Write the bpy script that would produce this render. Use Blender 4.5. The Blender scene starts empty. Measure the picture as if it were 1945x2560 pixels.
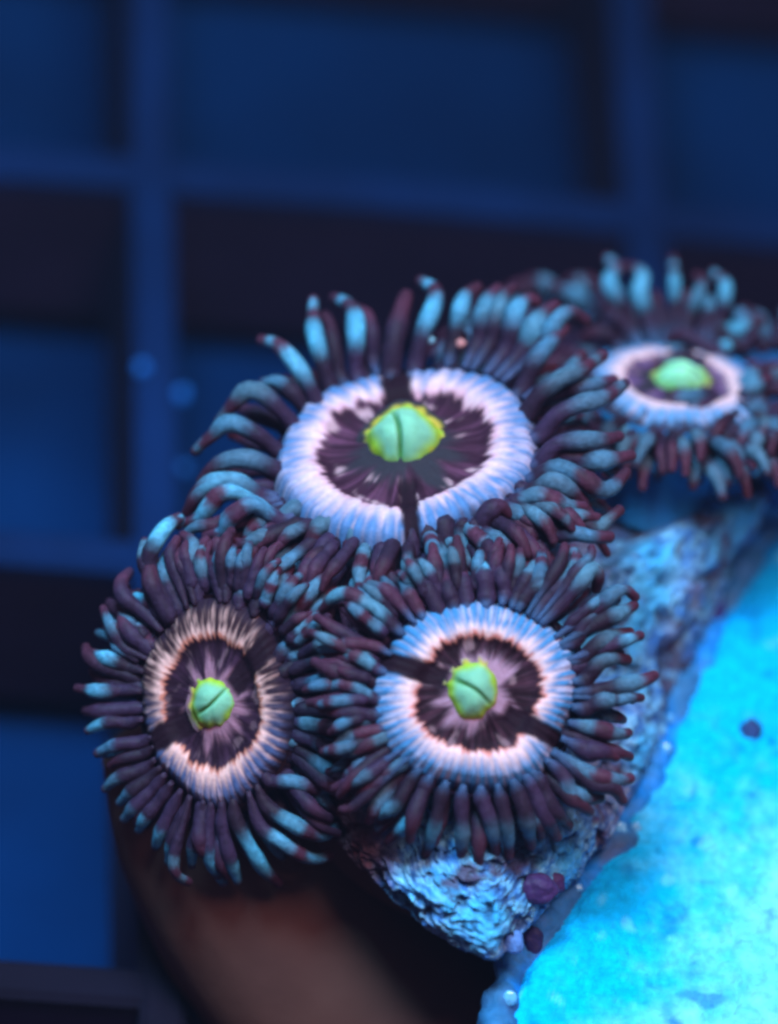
import bpy, math, random
import numpy as np
from mathutils import Vector, Matrix, noise as mn

random.seed(7)
sc = bpy.context.scene
COL = sc.collection

# ------------------------------------------------------------------ camera
D = 16.0                 # cm from the lens to the plane in focus (1 unit = 1 cm)
SRC = 957.0              # photograph pixels per cm in that plane
X_ = Vector((.986, -.069, -.15)); Y_ = Vector((-.032, .761, -.648)); Z_ = Vector((.159, .644, .748))
Z_.normalize(); Y_ = (Y_ - Z_ * Y_.dot(Z_)).normalized(); X_ = Y_.cross(Z_)
M3 = Matrix((X_, Y_, Z_))            # camera axes -> world axes
ZOFF = 4.0
def W(x, y, z): return M3 @ Vector((x, y, z)) + Vector((0, 0, ZOFF))
def P(px, py, z):
    k = (D - z) / D / SRC
    return W((px - 972.5) * k, -(py - 1280) * k, z)
cam_d = bpy.data.cameras.new('camera'); cam = bpy.data.objects.new('camera', cam_d); COL.objects.link(cam)
cam.matrix_world = Matrix.Translation(W(0, 0, D)) @ M3.to_4x4()
cam_d.sensor_fit = 'VERTICAL'; cam_d.sensor_height = 36; cam_d.sensor_width = 36
half_h = 1280 / SRC
cam_d.lens = 18 * D / half_h
cam_d.clip_start = .5; cam_d.clip_end = 200
cam_d.dof.use_dof = True; cam_d.dof.focus_distance = D - .22
cam_d.dof.aperture_fstop = cam_d.lens * 1e-3 / (2 * .31)
sc.camera = cam
# ------------------------------------------------------------------ light
wd = bpy.data.worlds.new('World'); sc.world = wd; wd.use_nodes = True
bg = wd.node_tree.nodes['Background']; bg.inputs[0].default_value = (.10, .07, .11, 1); bg.inputs[1].default_value = 1.0
def area(name, loc, tgt, size, power, color):
    l = bpy.data.lights.new(name, 'AREA'); l.shape = 'DISK'; l.size = size; l.energy = power; l.color = color
    o = bpy.data.objects.new(name, l); COL.objects.link(o); o.location = loc
    o.rotation_euler = (Vector(tgt) - Vector(loc)).to_track_quat('-Z', 'Y').to_euler()
    return o
C0 = W(0, 0, 0)
key = area('aquarium_lamp', C0 + Vector((-2.4, .5, 8.5)), C0 + Vector((-.5, -.7, -1.5)), 3, 230, (.28, .74, 1.0)); key.data.spread = math.radians(64)
area('fill_light', W(4, 7, 12), C0, 6, 1900, (1.0, .74, .74))  # added warm fill from the camera side, no visible source
sc.view_settings.view_transform = 'Standard'; sc.view_settings.look = 'None'
sc.view_settings.exposure = 0; sc.view_settings.gamma = 1
sc.cycles.use_denoising = True
sc.cycles.filter_width = 3.0
sc.cycles.max_bounces = 6

# ------------------------------------------------------------------ helpers
def s2l(c):
    c = c / 255.0
    return c / 12.92 if c <= .04045 else ((c + .055) / 1.055) ** 2.4
LF = (1.45, 1.4, 1.2)
def col(r, g, b): return np.array([min(.95, s2l(v) / f) for v, f in zip((r, g, b), LF)])
def mix(a, b, t): return a + (b - a) * t
def ss(a, b, x):
    if a == b: return 1.0 if x > a else 0.0
    t = min(1, max(0, (x - a) / (b - a))); return t * t * (3 - 2 * t)
def nz(x, y=0., z=0.): return mn.noise(Vector((x, y, z)))
def fbm(v, o=4):
    s = 0; a = 1
    for i in range(o):
        s += a * mn.noise(v); v = v * 2.07; a *= .5
    return s
MATS = {}
def mat_attr(name, rough=.45, spec=.4, nscale=60, namt=.25, bump=.15, bscale=90, coat=0, sss=0):
    m = bpy.data.materials.new(name); m.use_nodes = True; nt = m.node_tree; N = nt.nodes; L = nt.links
    b = N['Principled BSDF']; b.inputs['Roughness'].default_value = rough; b.inputs['Specular IOR Level'].default_value = spec
    b.inputs['Coat Weight'].default_value = coat
    if sss:
        b.inputs['Subsurface Weight'].default_value = sss; b.inputs['Subsurface Radius'].default_value = (1, .8, .7); b.inputs['Subsurface Scale'].default_value = .05
    at = N.new('ShaderNodeAttribute'); at.attribute_name = 'tint'
    tc = N.new('ShaderNodeTexCoord')
    no = N.new('ShaderNodeTexNoise'); no.inputs['Scale'].default_value = nscale; no.inputs['Detail'].default_value = 5
    L.new(tc.outputs['Object'], no.inputs['Vector'])
    mr = N.new('ShaderNodeMapRange'); mr.inputs[1].default_value = .25; mr.inputs[2].default_value = .75
    mr.inputs[3].default_value = 1 - namt; mr.inputs[4].default_value = 1 + namt
    L.new(no.outputs['Fac'], mr.inputs[0])
    mx = N.new('ShaderNodeMix'); mx.data_type = 'RGBA'; mx.blend_type = 'MULTIPLY'; mx.inputs[0].default_value = 1
    L.new(at.outputs['Color'], mx.inputs[6]); L.new(mr.outputs[0], mx.inputs[7])
    L.new(mx.outputs[2], b.inputs['Base Color'])
    n2 = N.new('ShaderNodeTexNoise'); n2.inputs['Scale'].default_value = bscale; n2.inputs['Detail'].default_value = 6
    L.new(tc.outputs['Object'], n2.inputs['Vector'])
    bp = N.new('ShaderNodeBump'); bp.inputs['Strength'].default_value = bump; bp.inputs['Distance'].default_value = .02
    L.new(n2.outputs['Fac'], bp.inputs['Height']); L.new(bp.outputs[0], b.inputs['Normal'])
    MATS[name] = m; return m
mat_attr('tentacle_skin', .6, .16, 70, .3, .2, 90, sss=.3)
mat_attr('disc_skin', .65, .06, 80, .12, .15, 120, sss=.1)
mat_attr('mouth_skin', .6, .15, 30, .10, .12, 50, sss=.8)
mat_attr('column_skin', .75, .03, 7, .10, .08, 22)
mat_attr('rock_stone', .85, .2, 45, .35, .7, 70)
mat_attr('plug_ceramic', .9, .05, 40, .22, .7, 60)
mat_attr('crust', .6, .3, 30, .3, .4, 50)
mat_attr('rack_plastic', .85, .08, 3, .22, .1, 20)
mat_attr('floor_glass', .9, .04, .9, .45, .05, 5)
mat_attr('bead', .15, .6, 60, .1, .05, 80, coat=.5)

def mesh_obj(name, verts, faces, cols, mat, parent=None, smooth=True):
    me = bpy.data.meshes.new(name)
    me.from_pydata([tuple(v) for v in verts], [], faces); me.update()
    a = me.attributes.new('tint', 'FLOAT_COLOR', 'POINT')
    cc = np.ones((len(verts), 4), dtype=np.float32); cc[:, :3] = np.asarray(cols, dtype=np.float32)
    a.data.foreach_set('color', cc.ravel())
    if smooth: me.polygons.foreach_set('use_smooth', [True] * len(me.polygons))
    me.materials.append(MATS[mat])
    o = bpy.data.objects.new(name, me); COL.objects.link(o)
    if parent is not None:
        o.parent = parent; o.matrix_parent_inverse = Matrix.Translation(-parent.location)
    return o
def thing(name, label, cat, loc, group=None):
    o = bpy.data.objects.new(name, None); COL.objects.link(o); o.location = loc; o.empty_display_size = .1
    o['label'] = label; o['category'] = cat
    if group: o['group'] = group
    return o
def tag(o, label, cat, group=None):
    o['label'] = label; o['category'] = cat
    if group: o['group'] = group
    return o

def spline(pts, n):
    """Catmull-Rom through pts, resampled evenly to n points."""
    p = [2 * pts[0] - pts[1]] + list(pts) + [2 * pts[-1] - pts[-2]]
    out = []
    for i in range(1, len(p) - 2):
        for k in range(12):
            t = k / 12
            out.append(.5 * ((2 * p[i]) + (p[i + 1] - p[i - 1]) * t + (2 * p[i - 1] - 5 * p[i] + 4 * p[i + 1] - p[i + 2]) * t * t
                             + (3 * p[i] - p[i - 1] - 3 * p[i + 1] + p[i + 2]) * t ** 3))
    out.append(pts[-1])
    L = [0]
    for a, b in zip(out, out[1:]): L.append(L[-1] + (b - a).length)
    res = []; j = 0
    for i in range(n):
        s = L[-1] * i / (n - 1)
        while j < len(L) - 2 and L[j + 1] < s: j += 1
        f = (s - L[j]) / max(1e-9, L[j + 1] - L[j])
        res.append(out[j].lerp(out[j + 1], min(1, f)))
    return res, L[-1]
def tube(path, radii, seg=10, ell=None):
    verts = []; faces = []; n = len(path)
    up = None
    for i in range(n):
        t = (path[min(n - 1, i + 1)] - path[max(0, i - 1)]).normalized()
        if up is None:
            up = t.orthogonal().normalized()
        up = (up - t * up.dot(t)).normalized(); sd = t.cross(up)
        for k in range(seg):
            a = 2 * math.pi * k / seg
            verts.append(path[i] + (up * math.cos(a) + sd * math.sin(a)) * radii[i])
    for i in range(n - 1):
        for k in range(seg):
            k2 = (k + 1) % seg
            faces.append((i * seg + k, i * seg + k2, (i + 1) * seg + k2, (i + 1) * seg + k))
    faces.append(tuple(range(seg))[::-1]); faces.append(tuple((n - 1) * seg + k for k in range(seg)))
    return verts, faces

# ------------------------------------------------------------------ tentacles
def colr(r, g, b): return np.array([min(.95, s2l(v)) for v in (r, g, b)])
PURPLE = col(66, 42, 68); DEEP = col(46, 27, 42); MAROON = col(92, 44, 62)
PALE = col(102, 160, 192); PALEG = col(120, 152, 164); BRIGHT = col(100, 198, 224)
BANDS = {   # list of (position, tone): 0 dark base, 1 pale, 2 maroon
    'P': [(0, 0), (.28, 0), (.48, 1), (.64, 1), (.74, 2), (.82, 2), (.865, 1), (.90, 1), (.95, 2), (1, 2)],
    'S': [(0, 0), (.26, 0), (.54, 1), (.64, 1), (.82, 2), (1, 2)],
    'L': [(0, 0), (.10, 0), (.38, 1), (.58, 1), (.80, 2), (1, 2)],
    'T': [(0, 0), (.48, 0), (.62, 1), (.88, 1), (1, 3)],
    'D': [(0, 0), (.5, 0), (.8, 2), (1, 2)],
    'B': [(0, 1), (.2, 1), (.3, 2), (.52, 2), (.6, 1), (.78, 1), (.88, 2), (1, 2)],
    'R': [(0, 0), (.12, 0), (.22, 1), (.38, 1), (.46, 2), (.58, 2), (.66, 1), (.8, 1), (.88, 2), (1, 2)],
    'Q': [(0, 2), (.5, 2), (.72, 1), (.95, 1), (1, 1)],
}
TN, TS = 20, 12
def tentacle(parent, pts, width, code, bright=0., rnd=None, seed=0, pre=0., root_col=None):
    r = random.Random(seed)
    path, L = spline(pts, TN); pre = min(.6, pre / L)
    # rounded end: add rings along the last tangent
    R = width / 2 / SRC
    rad = []; width *= r.uniform(.88, 1.1)
    ts = [i / (TN - 1) for i in range(TN)]
    for t in ts:
        p = 1.12 - .2 * ss(0, .35, t) + .1 * ss(.3, .6, t) * (1 - ss(.6, .85, t)) - .30 * ss(.6, 1, t)
        p *= (.6 + .4 * ss(-.02, .16, t)) if pre == 0 else (.30 + .70 * ss(-.02, pre * 1.2, t))
        p *= 1 + .06 * math.sin(t * 9 + seed) + .04 * math.sin(t * 23 + seed * 2)
        rad.append(R * p)
    tg = (path[-1] - path[-2]).normalized()
    for f in (.35, .65, .86, .97):
        path.append(path[TN - 1] + tg * rad[TN - 1] * f); rad.append(rad[TN - 1] * math.sqrt(1 - f * f))
    ts += [1.0] * 4
    v, fcs = tube(path, rad, TS)
    pal = mix(mix(PALE, PALEG, r.random() * .8), BRIGHT, bright)
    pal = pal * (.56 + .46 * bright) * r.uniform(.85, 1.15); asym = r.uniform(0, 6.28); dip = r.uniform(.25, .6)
    base = mix(PURPLE, DEEP, r.random()); mar = MAROON * r.uniform(.7, 1.1)
    tones = [base, pal, mar, mix(base, mar, .5)]
    b = BANDS[code]; sh = r.uniform(-.04, .04)
    cols = []
    for i, t in enumerate(ts):
        for k in range(TS):
            tt = min(1, max(0, (t - pre) / (1 - pre) + sh + .05 * nz(k * .9 + seed, t * 5)))
            for (a, ca), (c, cb) in zip(b, b[1:]):
                if tt <= c + 1e-9:
                    f = ss(a, c, tt); cc = mix(tones[ca], tones[cb], f); break
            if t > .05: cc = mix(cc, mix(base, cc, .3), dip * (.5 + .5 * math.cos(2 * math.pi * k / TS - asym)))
            cc = cc * (1 + .35 * nz(k * 2.1 + seed * 3.3, t * 30))
            if root_col is not None and pre > 0: cc = mix(mix(base, root_col, .5), cc, ss(.1, .9, t / pre))
            cols.append(cc * (1 + .18 * nz(k * 1.3, t * 14, seed)))
    return mesh_obj('tentacle', v, fcs, cols, 'tentacle_skin', parent)

# ------------------------------------------------------------------ polyps
class Polyp: pass
def make_polyp(label, c, zc, n, e1, ratio_rot, pal, bars, mouth, N=56, rim=1.78, colend=None, colw=.8, coltint=None, speck=.5, noise_seed=0, build_disc=True, halo=1.):
    """c: centre in photograph pixels; n: disc normal in camera axes; e1: half width of the dark inner disc in px."""
    p = Polyp(); p.c = c; p.zc = zc; p.root_col = mix(PURPLE, pal['skirt'] * .9, .7)
    nv = Vector(n).normalized(); p.n = nv
    kk = (D - zc) / D
    def planez(px, py):
        dx = (px - c[0]) / SRC * kk; dy = -(py - c[1]) / SRC * kk
        return zc - (nv.x * dx + nv.y * dy) / nv.z
    p.planez = planez
    a = math.radians(ratio_rot); hw, hh = e1
    v1 = Vector((math.cos(a) * hw, math.sin(a) * hw)); v2 = Vector((-math.sin(a) * hh, math.cos(a) * hh))   # image px, y up
    p.v1, p.v2 = v1, v2
    def uv3(u, v, h=0.):
        q = v1 * u + v2 * v
        px, py = c[0] + q.x, c[1] - q.y
        z = planez(px, py)
        k = (D - z) / D / SRC
        # straight (parallel) offset from the centre inside the disc's plane
        cx, cy = (c[0] - 972.5) * kk / SRC, -(c[1] - 1280) * kk / SRC
        pt = Vector((cx + q.x / SRC * kk, cy + q.y / SRC * kk, z))
        pt += nv * (h * hw / SRC)
        return W(*pt)
    p.uv3 = uv3; p.rim = rim
    def im2uv(px, py):
        q = Vector((px - c[0], -(py - c[1])))
        return q.dot(v1) / v1.length_squared, q.dot(v2) / v2.length_squared
    p.im2uv = im2uv
    root = thing('zoanthid_polyp', label, 'coral polyp', uv3(0, 0, -.6), 'zoanthid polyps crowded on the rock')
    p.root = root
    # ---- oral disc
    barsu = []
    for (x0, y0, x1, y1, w) in bars:
        u0, w0 = im2uv(x0, y0); u1, w1 = im2uv(x1, y1)
        barsu.append((Vector((u0, w0)), Vector((u1, w1)), w / hw))
    NT, NR = 260, 56
    verts = []; cols = []; faces = []
    sd = noise_seed
    for j in range(NR + 1):
        r = .12 + (rim + .12 - .12) * j / NR
        for i in range(NT):
            th = 2 * math.pi * i / NT
            cs, sn = math.cos(th), math.sin(th)
            rr = r * (1 + (.10 * nz(cs * 1.3 + sd, sn * 1.3) + .02 * nz(cs * 5 + sd, sn * 5)) * ss(.5, 1.2, r))
            u, v = rr * cs, rr * sn
            wob = .9 * nz(cs * 2.2 + sd, sn * 2.2, 3)
            ph_ = N * th + 7 * nz(cs * 1.1 + sd, sn * 1.1, 6) + 2.2 * wob; rid = .5 + .5 * math.cos(ph_)
            pid = math.floor((ph_ + math.pi) / (2 * math.pi)); pr_ = nz(pid * 1.7 + sd, 4.4) + .6 * nz(cs * 3 + sd, sn * 3, 12)
            rid2 = .5 + .5 * math.cos(N * .5 * round(1) * th * 1 + 1.3)
            jag = .08 * nz(cs * 4 + sd, sn * 4, 1) + .07 * nz(cs * 14, sn * 14, sd) + .05 * nz(cs * 34, sn * 34, sd) + .02 * (rid - .5)
            rin = 1 + jag
            h = .10 * (1 - ss(.0, .5, r)) - .05 * ss(.45, .7, r) * (1 - ss(.85, 1.02, r)) + .07 * ss(.92, 1.12, r) * (1 - ss(1.15, 1.6, r)) - .16 * ss(1.40, rim - .05, r) - .5 * ss(rim - .15, rim + .12, r)
            h += (.012 + .04 * ss(1.2, 1.6, r)) * (rid - .5) * ss(1.0, 1.2, r) + .02 * nz(cs * 10 + sd, sn * 10, r * 2) * ss(.3, .6, r) * (1 - ss(.9, 1.1, r))
            st = nz(cs * 9 + sd, sn * 9, r * 1.5); st2 = nz(cs * 24 + sd, sn * 24, r * 2.5)
            cin = mix(pal['in'], pal['in2'], min(1, max(0, .16 + 1.3 * st + 1.0 * st2))) * (1 + .4 * nz(u * 3 + sd, v * 3, 8))
            sp = nz(u * 4.2 + sd * 3, v * 4.2, 5) + .25 * st2
            cin = mix(cin, pal['speck'], ss(.26, .5, sp) * speck * ss(.45, .6, r))
            nearm = 1 - ss(.42, .72, r + .42 * nz(cs * 2.8 + sd, sn * 2.8, 9) + .1 * st2)
            cin = mix(cin, pal['near'], nearm * halo)
            rg = ss(rin - .035, rin + .035, r)
            ring = mix(pal['edge'], pal['ring'], ss(rin, rin + .10, r + .07 * st2 + .05 * st))
            ring = ring * (.90 + .06 * rid + .22 * st2 + .14 * pr_)
            ext = sum(e_ * math.exp(-((math.degrees(th) - a_ + 180) % 360 - 180) ** 2 / (2 * w_ * w_)) for a_, e_, w_ in pal.get('ext', ()))
            tt = r - .10 * (rid - .5) * ss(1.3, 1.45, r) + .10 * (rid - .5) * (1 - ss(1.2, 1.4, r)) - .10 * st - .09 * pr_
            # outer skirt
            lowf = ss(-.3, .8, -sn) * pal.get('low', 0)
            sk = mix(pal['skirt'], pal['skirt_low'], lowf) if 'skirt_low' in pal else pal['skirt']
            sk = mix(sk, ring, .35 * ss(.1, .5, st2) + .3 * (1 - ss(.0, .22, rid)))
            out = mix(ring, sk * (.85 + .25 * rid), ss(pal['r1'] - .03 + .25 * ext, pal['r1'] + .27 + .7 * ext, tt + .16 * st2))
            out = mix(out, mix(DEEP, sk, .06), ss(pal['r2'] - .06 + .6 * ext, pal['r2'] + .18 + .6 * ext, tt))
            cc = mix(cin, out, rg)
            for (b0, b1, w) in barsu:
                d = b1 - b0; q = Vector((u, v)) - b0; t = q.dot(d) / d.length_squared
                if t > -.1:
                    dist = abs(q.x * d.y - q.y * d.x) / d.length
                    wj = w * (1 + .25 * nz(t * 6 + sd, 2))
                    f = (1 - ss(wj * .75, wj * 1.15, dist)) * ss(-.1, .05, t)
                    cc = mix(cc, pal['bar'] * (1 + .3 * st2), f); h -= .03 * f
            verts.append(uv3(u, v, h)); cols.append(cc)
    for j in range(NR):
        for i in range(NT):
            i2 = (i + 1) % NT
            faces.append((j * NT + i, j * NT + i2, (j + 1) * NT + i2, (j + 1) * NT + i))
    faces.append(tuple(range(NT))[::-1])
    if build_disc: mesh_obj('oral_disc', verts, faces, cols, 'disc_skin', root)
    # ---- mouth: a mound parted by a slit
    if mouth:
        mx_, my_, hw_, hh_, rot, slit, hgt, off = mouth
        mnrm = (nv + Vector((0, 0, .9))).normalized()
        z0 = planez(mx_, my_) - .01
        k = (D - z0) / D
        cpt = Vector(((mx_ - 972.5) * k / SRC, -(my_ - 1280) * k / SRC, z0))
        a = math.radians(rot)
        # in-plane axes facing mnrm
        ax = Vector((math.cos(a), math.sin(a), 0)); ax = (ax - mnrm * ax.dot(mnrm)).normalized(); ay = mnrm.cross(ax)
        sa = math.radians(slit)
        NA, NB = 72, 40
        vs = []; fs = []; cl = []
        for j in range(NB + 1):
            q_ = 1.32 * j / NB
            for i in range(NA):
                th = 2 * math.pi * i / NA
                lump = 1 + .15 * nz(math.cos(th) * 1.2 + sd, math.sin(th) * 1.2, 7) + .06 * nz(math.cos(th) * 3 + sd, math.sin(th) * 3, 7)
                x = q_ * math.cos(th) * lump; y = q_ * math.sin(th) * lump; h = .62 * math.sqrt(max(0, 1 - q_ * q_)) + .38 * (1 - ss(0, 1.32, q_)) - .10 * ss(1.1, 1.32, q_) + .05 * math.cos(11 * th + 3 * nz(math.cos(th) + sd, math.sin(th))) * ss(.7, 1.0, q_) * (1 - ss(1.1, 1.3, q_))
                # distance across the slit (measured in the mouth's own axes)
                s = -math.sin(sa) * x + math.cos(sa) * y - off + .06 * math.sin(3 * (math.cos(sa) * x + math.sin(sa) * y) + sd)
                t = math.cos(sa) * x + math.sin(sa) * y
                g = math.exp(-(s / .065) ** 2) * (1 - ss(.55, 1.0, abs(t)))
                gw = math.exp(-(s / .3) ** 2)
                hh2 = h - .20 * g - .10 * gw * max(0, h) + .05 * nz(x * 2 + sd, y * 2, 3)
                vs.append(W(*(cpt + ax * (x * hw_ / SRC) + ay * (y * hh_ / SRC) + mnrm * (hh2 * hgt / SRC))))
                rad_ = q_
                c_ = mix(pal['m1'], pal['m2'], ss(.62, .96, rad_ + .16 * nz(math.cos(th) * 1.5 + sd, math.sin(th) * 1.5, 2)))
                c_ = mix(c_, pal['m3'], ss(.88, 1.12, rad_ + .22 * nz(math.cos(th) * 3.3 + sd * 2, math.sin(th) * 3.3, 4)) * .5)
                c_ = mix(c_, pal['near'], ss(1.02, 1.26, rad_ + .2 * nz(math.cos(th) * 4 + sd, math.sin(th) * 4, 14)))
                c_ = mix(c_, pal['m4'], min(1, g * .8 + .35 * gw * ss(.1, .8, -t)))
                cl.append(c_)
        for j in range(NB):
            for i in range(NA):
                i2 = (i + 1) % NA
                fs.append((j * NA + i, (j + 1) * NA + i, (j + 1) * NA + i2, j * NA + i2))
        mesh_obj('mouth', vs, fs, cl, 'mouth_skin', root)
    # ---- column under the disc
    if colend:
        ring0 = []
        NA = 48; nl = 26
        endc = P(*colend)
        vs = []; fs = []; cl = []
        ct = coltint if coltint is not None else (PURPLE, DEEP)
        c00 = uv3(0, 0, -.3)
        for j in range(nl + 1):
            t = j / nl
            for i in range(NA):
                th = 2 * math.pi * i / NA
                rr = rim * (1.0 - .28 * ss(0, .35, t))
                q = uv3(rr * math.cos(th), rr * math.sin(th), -.16)
                q = q.lerp(q + (endc - c00), t)
                cen = c00.lerp(endc, t)
                wdt = mix(1.0, colw, ss(0, 1, t))
                q = cen + (q - cen) * wdt
                q += (q - cen) * (.03 * nz(math.cos(th) * 3 + sd, math.sin(th) * 3, t * 2) + .02 * math.sin(th * 22) * ss(.05, .2, t) * (1 - .6 * t))
                vs.append(q)
                cl.append(mix(ct[0], ct[1], min(1, max(0, .5 + .8 * nz(math.cos(th) * 2 + sd, math.sin(th) * 2, t * 3)))) )
        for j in range(nl):
            for i in range(NA):
                i2 = (i + 1) % NA
                fs.append((j * NA + i, (j + 1) * NA + i, (j + 1) * NA + i2, j * NA + i2))
        mesh_obj('column', vs, fs, cl, 'column_skin', root)
    return p

SEED = [0]
def add(p, crop, pts, w=44, code='P', dz=None, arch=None, bright=0.):
    x0, y0, s = crop
    q = [(x0 + x / s, y0 + y / s) for x, y in pts]
    SEED[0] += 1; sd = SEED[0]
    u, v = p.im2uv(*q[0]); r = math.hypot(u, v)
    bx, by = q[0]
    if r > p.rim * 1.05:
        f = p.rim * 1.05 / r; zx, zy = p.c[0] + (bx - p.c[0]) * f, p.c[1] + (by - p.c[1]) * f
    else: zx, zy = bx, by
    zb = p.planez(zx, zy) - .03
    L = sum(math.dist(a, b) for a, b in zip(q, q[1:])) / SRC
    dx, dy = (q[-1][0] - q[0][0]) / SRC, -(q[-1][1] - q[0][1]) / SRC
    if dz is None: dz = (-.25 * dy if dy > 0 else .35 * dy) - .1 * L + p.dz * L
    if arch is None: arch = .22 * L
    acc = 0; pts3 = []; pre = 0.
    for i, (x, y) in enumerate(q):
        if i: acc += math.dist(q[i - 1], q[i]) / SRC
        t = acc / L
        pts3.append(P(x, y, zb + dz * t + arch * math.sin(math.pi * min(1, t * .95))))
    if 1.15 < r < 2.9:
        rp = min(1.56, r - .18); th = math.atan2(v, u)
        pts3.insert(0, p.uv3(rp * math.cos(th), rp * math.sin(th), -.07))
        pre = (pts3[0] - pts3[1]).length * .9
    return tentacle(p.root, pts3, w * p.wmul, code, bright, seed=sd, pre=pre, root_col=p.root_col)
def fill(p, n, a0=0, a1=360, ln=(150, 210), w=(34, 44), depth=.06, r0=1.5, codes='PSDDT', droop=1.0, seed=1):
    r = random.Random(seed)
    for i in range(n):
        a = math.radians(a0 + (a1 - a0) * (i + r.uniform(.1, .9)) / n)
        rr = r0 + r.uniform(-.05, .12)
        b = p.uv3(rr * math.cos(a), rr * math.sin(a), -.05) - (M3 @ p.n) * depth * r.uniform(.2, 1)
        out = (p.uv3(math.cos(a), math.sin(a)) - p.uv3(0, 0)).normalized()
        nw = M3 @ p.n; L = r.uniform(*ln) / SRC
        side = nw.cross(out) * r.uniform(-.25, .25)
        e = r.uniform(-.1, .35)
        m1 = b + (out + nw * e + side * .5) * L * .5
        m2 = m1 + (out * .8 - nw * .15 * droop + side) * L * .3
        tip = m2 + (out * .5 - nw * .6 * droop + side) * L * .25
        SEED[0] += 1
        tentacle(p.root, [b, m1, m2, tip], r.uniform(*w), r.choice(codes), 0, seed=SEED[0])

c1 = (200, 1150, 2.4); c2 = (800, 1150, 2.4); c3 = (450, 650, 2.4); c4 = (1245, 600, 2.4); c5 = (1245, 1000, 2.4)
c6 = (650, 1600, 3.4025); c7 = (1345, 1400, 2.8); r1 = (450, 650, 2.1); r3 = (180, 1350, 2.1); r4 = (850, 1400, 1.9765)

base_pal = dict(bar=colr(34, 16, 27), near=col(58, 50, 56), speck=col(215, 160, 160),
                m1=colr(122, 174, 146), m2=colr(150, 180, 40), m3=colr(225, 150, 80), m4=colr(70, 120, 40))
palA = dict(base_pal, **{'in': col(62, 30, 44), 'in2': col(108, 60, 80), 'edge': colr(226, 160, 178), 'ring': colr(222, 176, 186), 'skirt': colr(78, 112, 160), 'r1': 1.05, 'r2': 1.48})
palA['ext'] = [(208, .26, 26), (20, .06, 30)]
palB = dict(base_pal, near=col(190, 136, 150), **{'in': col(44, 21, 29), 'in2': col(84, 46, 58), 'edge': colr(228, 132, 124), 'ring': colr(236, 188, 192), 'skirt': colr(62, 118, 168), 'r1': 1.08, 'r2': 1.62})
palB['ext'] = [(250, .12, 40), (120, -.06, 30)]
palC = dict(base_pal, near=col(176, 116, 128), **{'in': col(50, 26, 38), 'in2': col(74, 42, 60), 'edge': colr(214, 122, 104), 'ring': colr(240, 176, 170), 'skirt': colr(50, 28, 36), 'skirt_low': colr(70, 82, 124), 'low': 1, 'r1': 1.06, 'r2': 1.45})
palD = dict(base_pal, m1=colr(150, 222, 180), m2=colr(150, 226, 130), **{'in': col(92, 60, 92), 'in2': col(140, 100, 140), 'edge': colr(226, 180, 190), 'ring': colr(232, 184, 190), 'skirt': colr(84, 136, 184), 'r1': 1.14, 'r2': 1.55})
palC['ext'] = [(80, -.13, 40), (0, -.05, 30), (190, .05, 30), (270, .08, 30)]  # ring thinner at top: part pigment, part painted shade

A = make_polyp('largest polyp, white ring round a green mouth, tilted upward above the two lower polyps', (1012, 1120), 0.0, (-.10, .72, .68), (218, 140), 11, palA,
               [(1004, 1040, 978, 880, 40), (1015, 1200, 1030, 1330, 24)], (1008, 1108, 88, 90, 8, 92, 98, .12),
               N=58, rim=1.62, colend=(1090, 1330, -.55), colw=.8, noise_seed=1.3, speck=1.0)
B = make_polyp('round polyp facing the viewer, open pink-white ring, lower right beside the rough rock', (1195, 1734), .42, (.08, .12, .98), (153, 147), 0, palB,
               [(1120, 1700, 930, 1640, 30), (1262, 1780, 1395, 1850, 27)], (1181, 1729, 63, 70, 0, -32, 60, .02),
               N=62, rim=1.72, colend=(1230, 1800, -.35), colw=.7, noise_seed=4.7, speck=.35)
C = make_polyp('dim brownish polyp at lower left with narrow pink ring, tentacles fringed by dark background', (532, 1755), .20, (-.38, -.02, .92), (119, 160), 0, palC,
               [(580, 1720, 660, 1620, 26), (500, 1790, 370, 1862, 26)], (537, 1755, 56, 64, 0, 36, 48, .02),
               N=64, rim=1.68, colend=(600, 2150, -.45), colw=1.0, coltint=(col(88, 58, 62), col(74, 46, 50)), noise_seed=8.2, speck=.2)
Dp = make_polyp('soft-focus polyp at upper right with wide white ring and flattened green mouth', (1690, 952), -.5, (0.04, .86, .50), (134, 62), -6, palD,
                [], (1702, 958, 68, 54, -8, -18, 84, .15),
                N=46, rim=1.85, colend=(1640, 1290, -.55), colw=.62, coltint=(colr(44, 140, 200), colr(40, 100, 160)), noise_seed=2.9, speck=.4)
E = make_polyp('pale blurred polyp cut off by the right edge of the photo', (1950, 930), -.55, (.1, .8, .55), (120, 62), 0, palD,
               [], None, N=46, rim=1.8, colend=(1960, 1230, -.8), colw=.7, coltint=(col(38, 100, 150), col(40, 70, 110)), noise_seed=5.9, build_disc=False)
F = make_polyp('half-hidden blurred polyp behind the largest polyp, only its tentacles showing', (1400, 850), -.75, (0.0, .9, .42), (120, 60), 0, palD,
               [], None, N=46, rim=1.8, colend=(1380, 1100, -.95), colw=.7, noise_seed=6.4, build_disc=False)
for p_, d_ in ((A, 0), (B, -.2), (C, -.2), (Dp, 0), (E, 0), (F, 0)): p_.dz = d_; p_.wmul = 1.08 if p_ is A else .98

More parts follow.
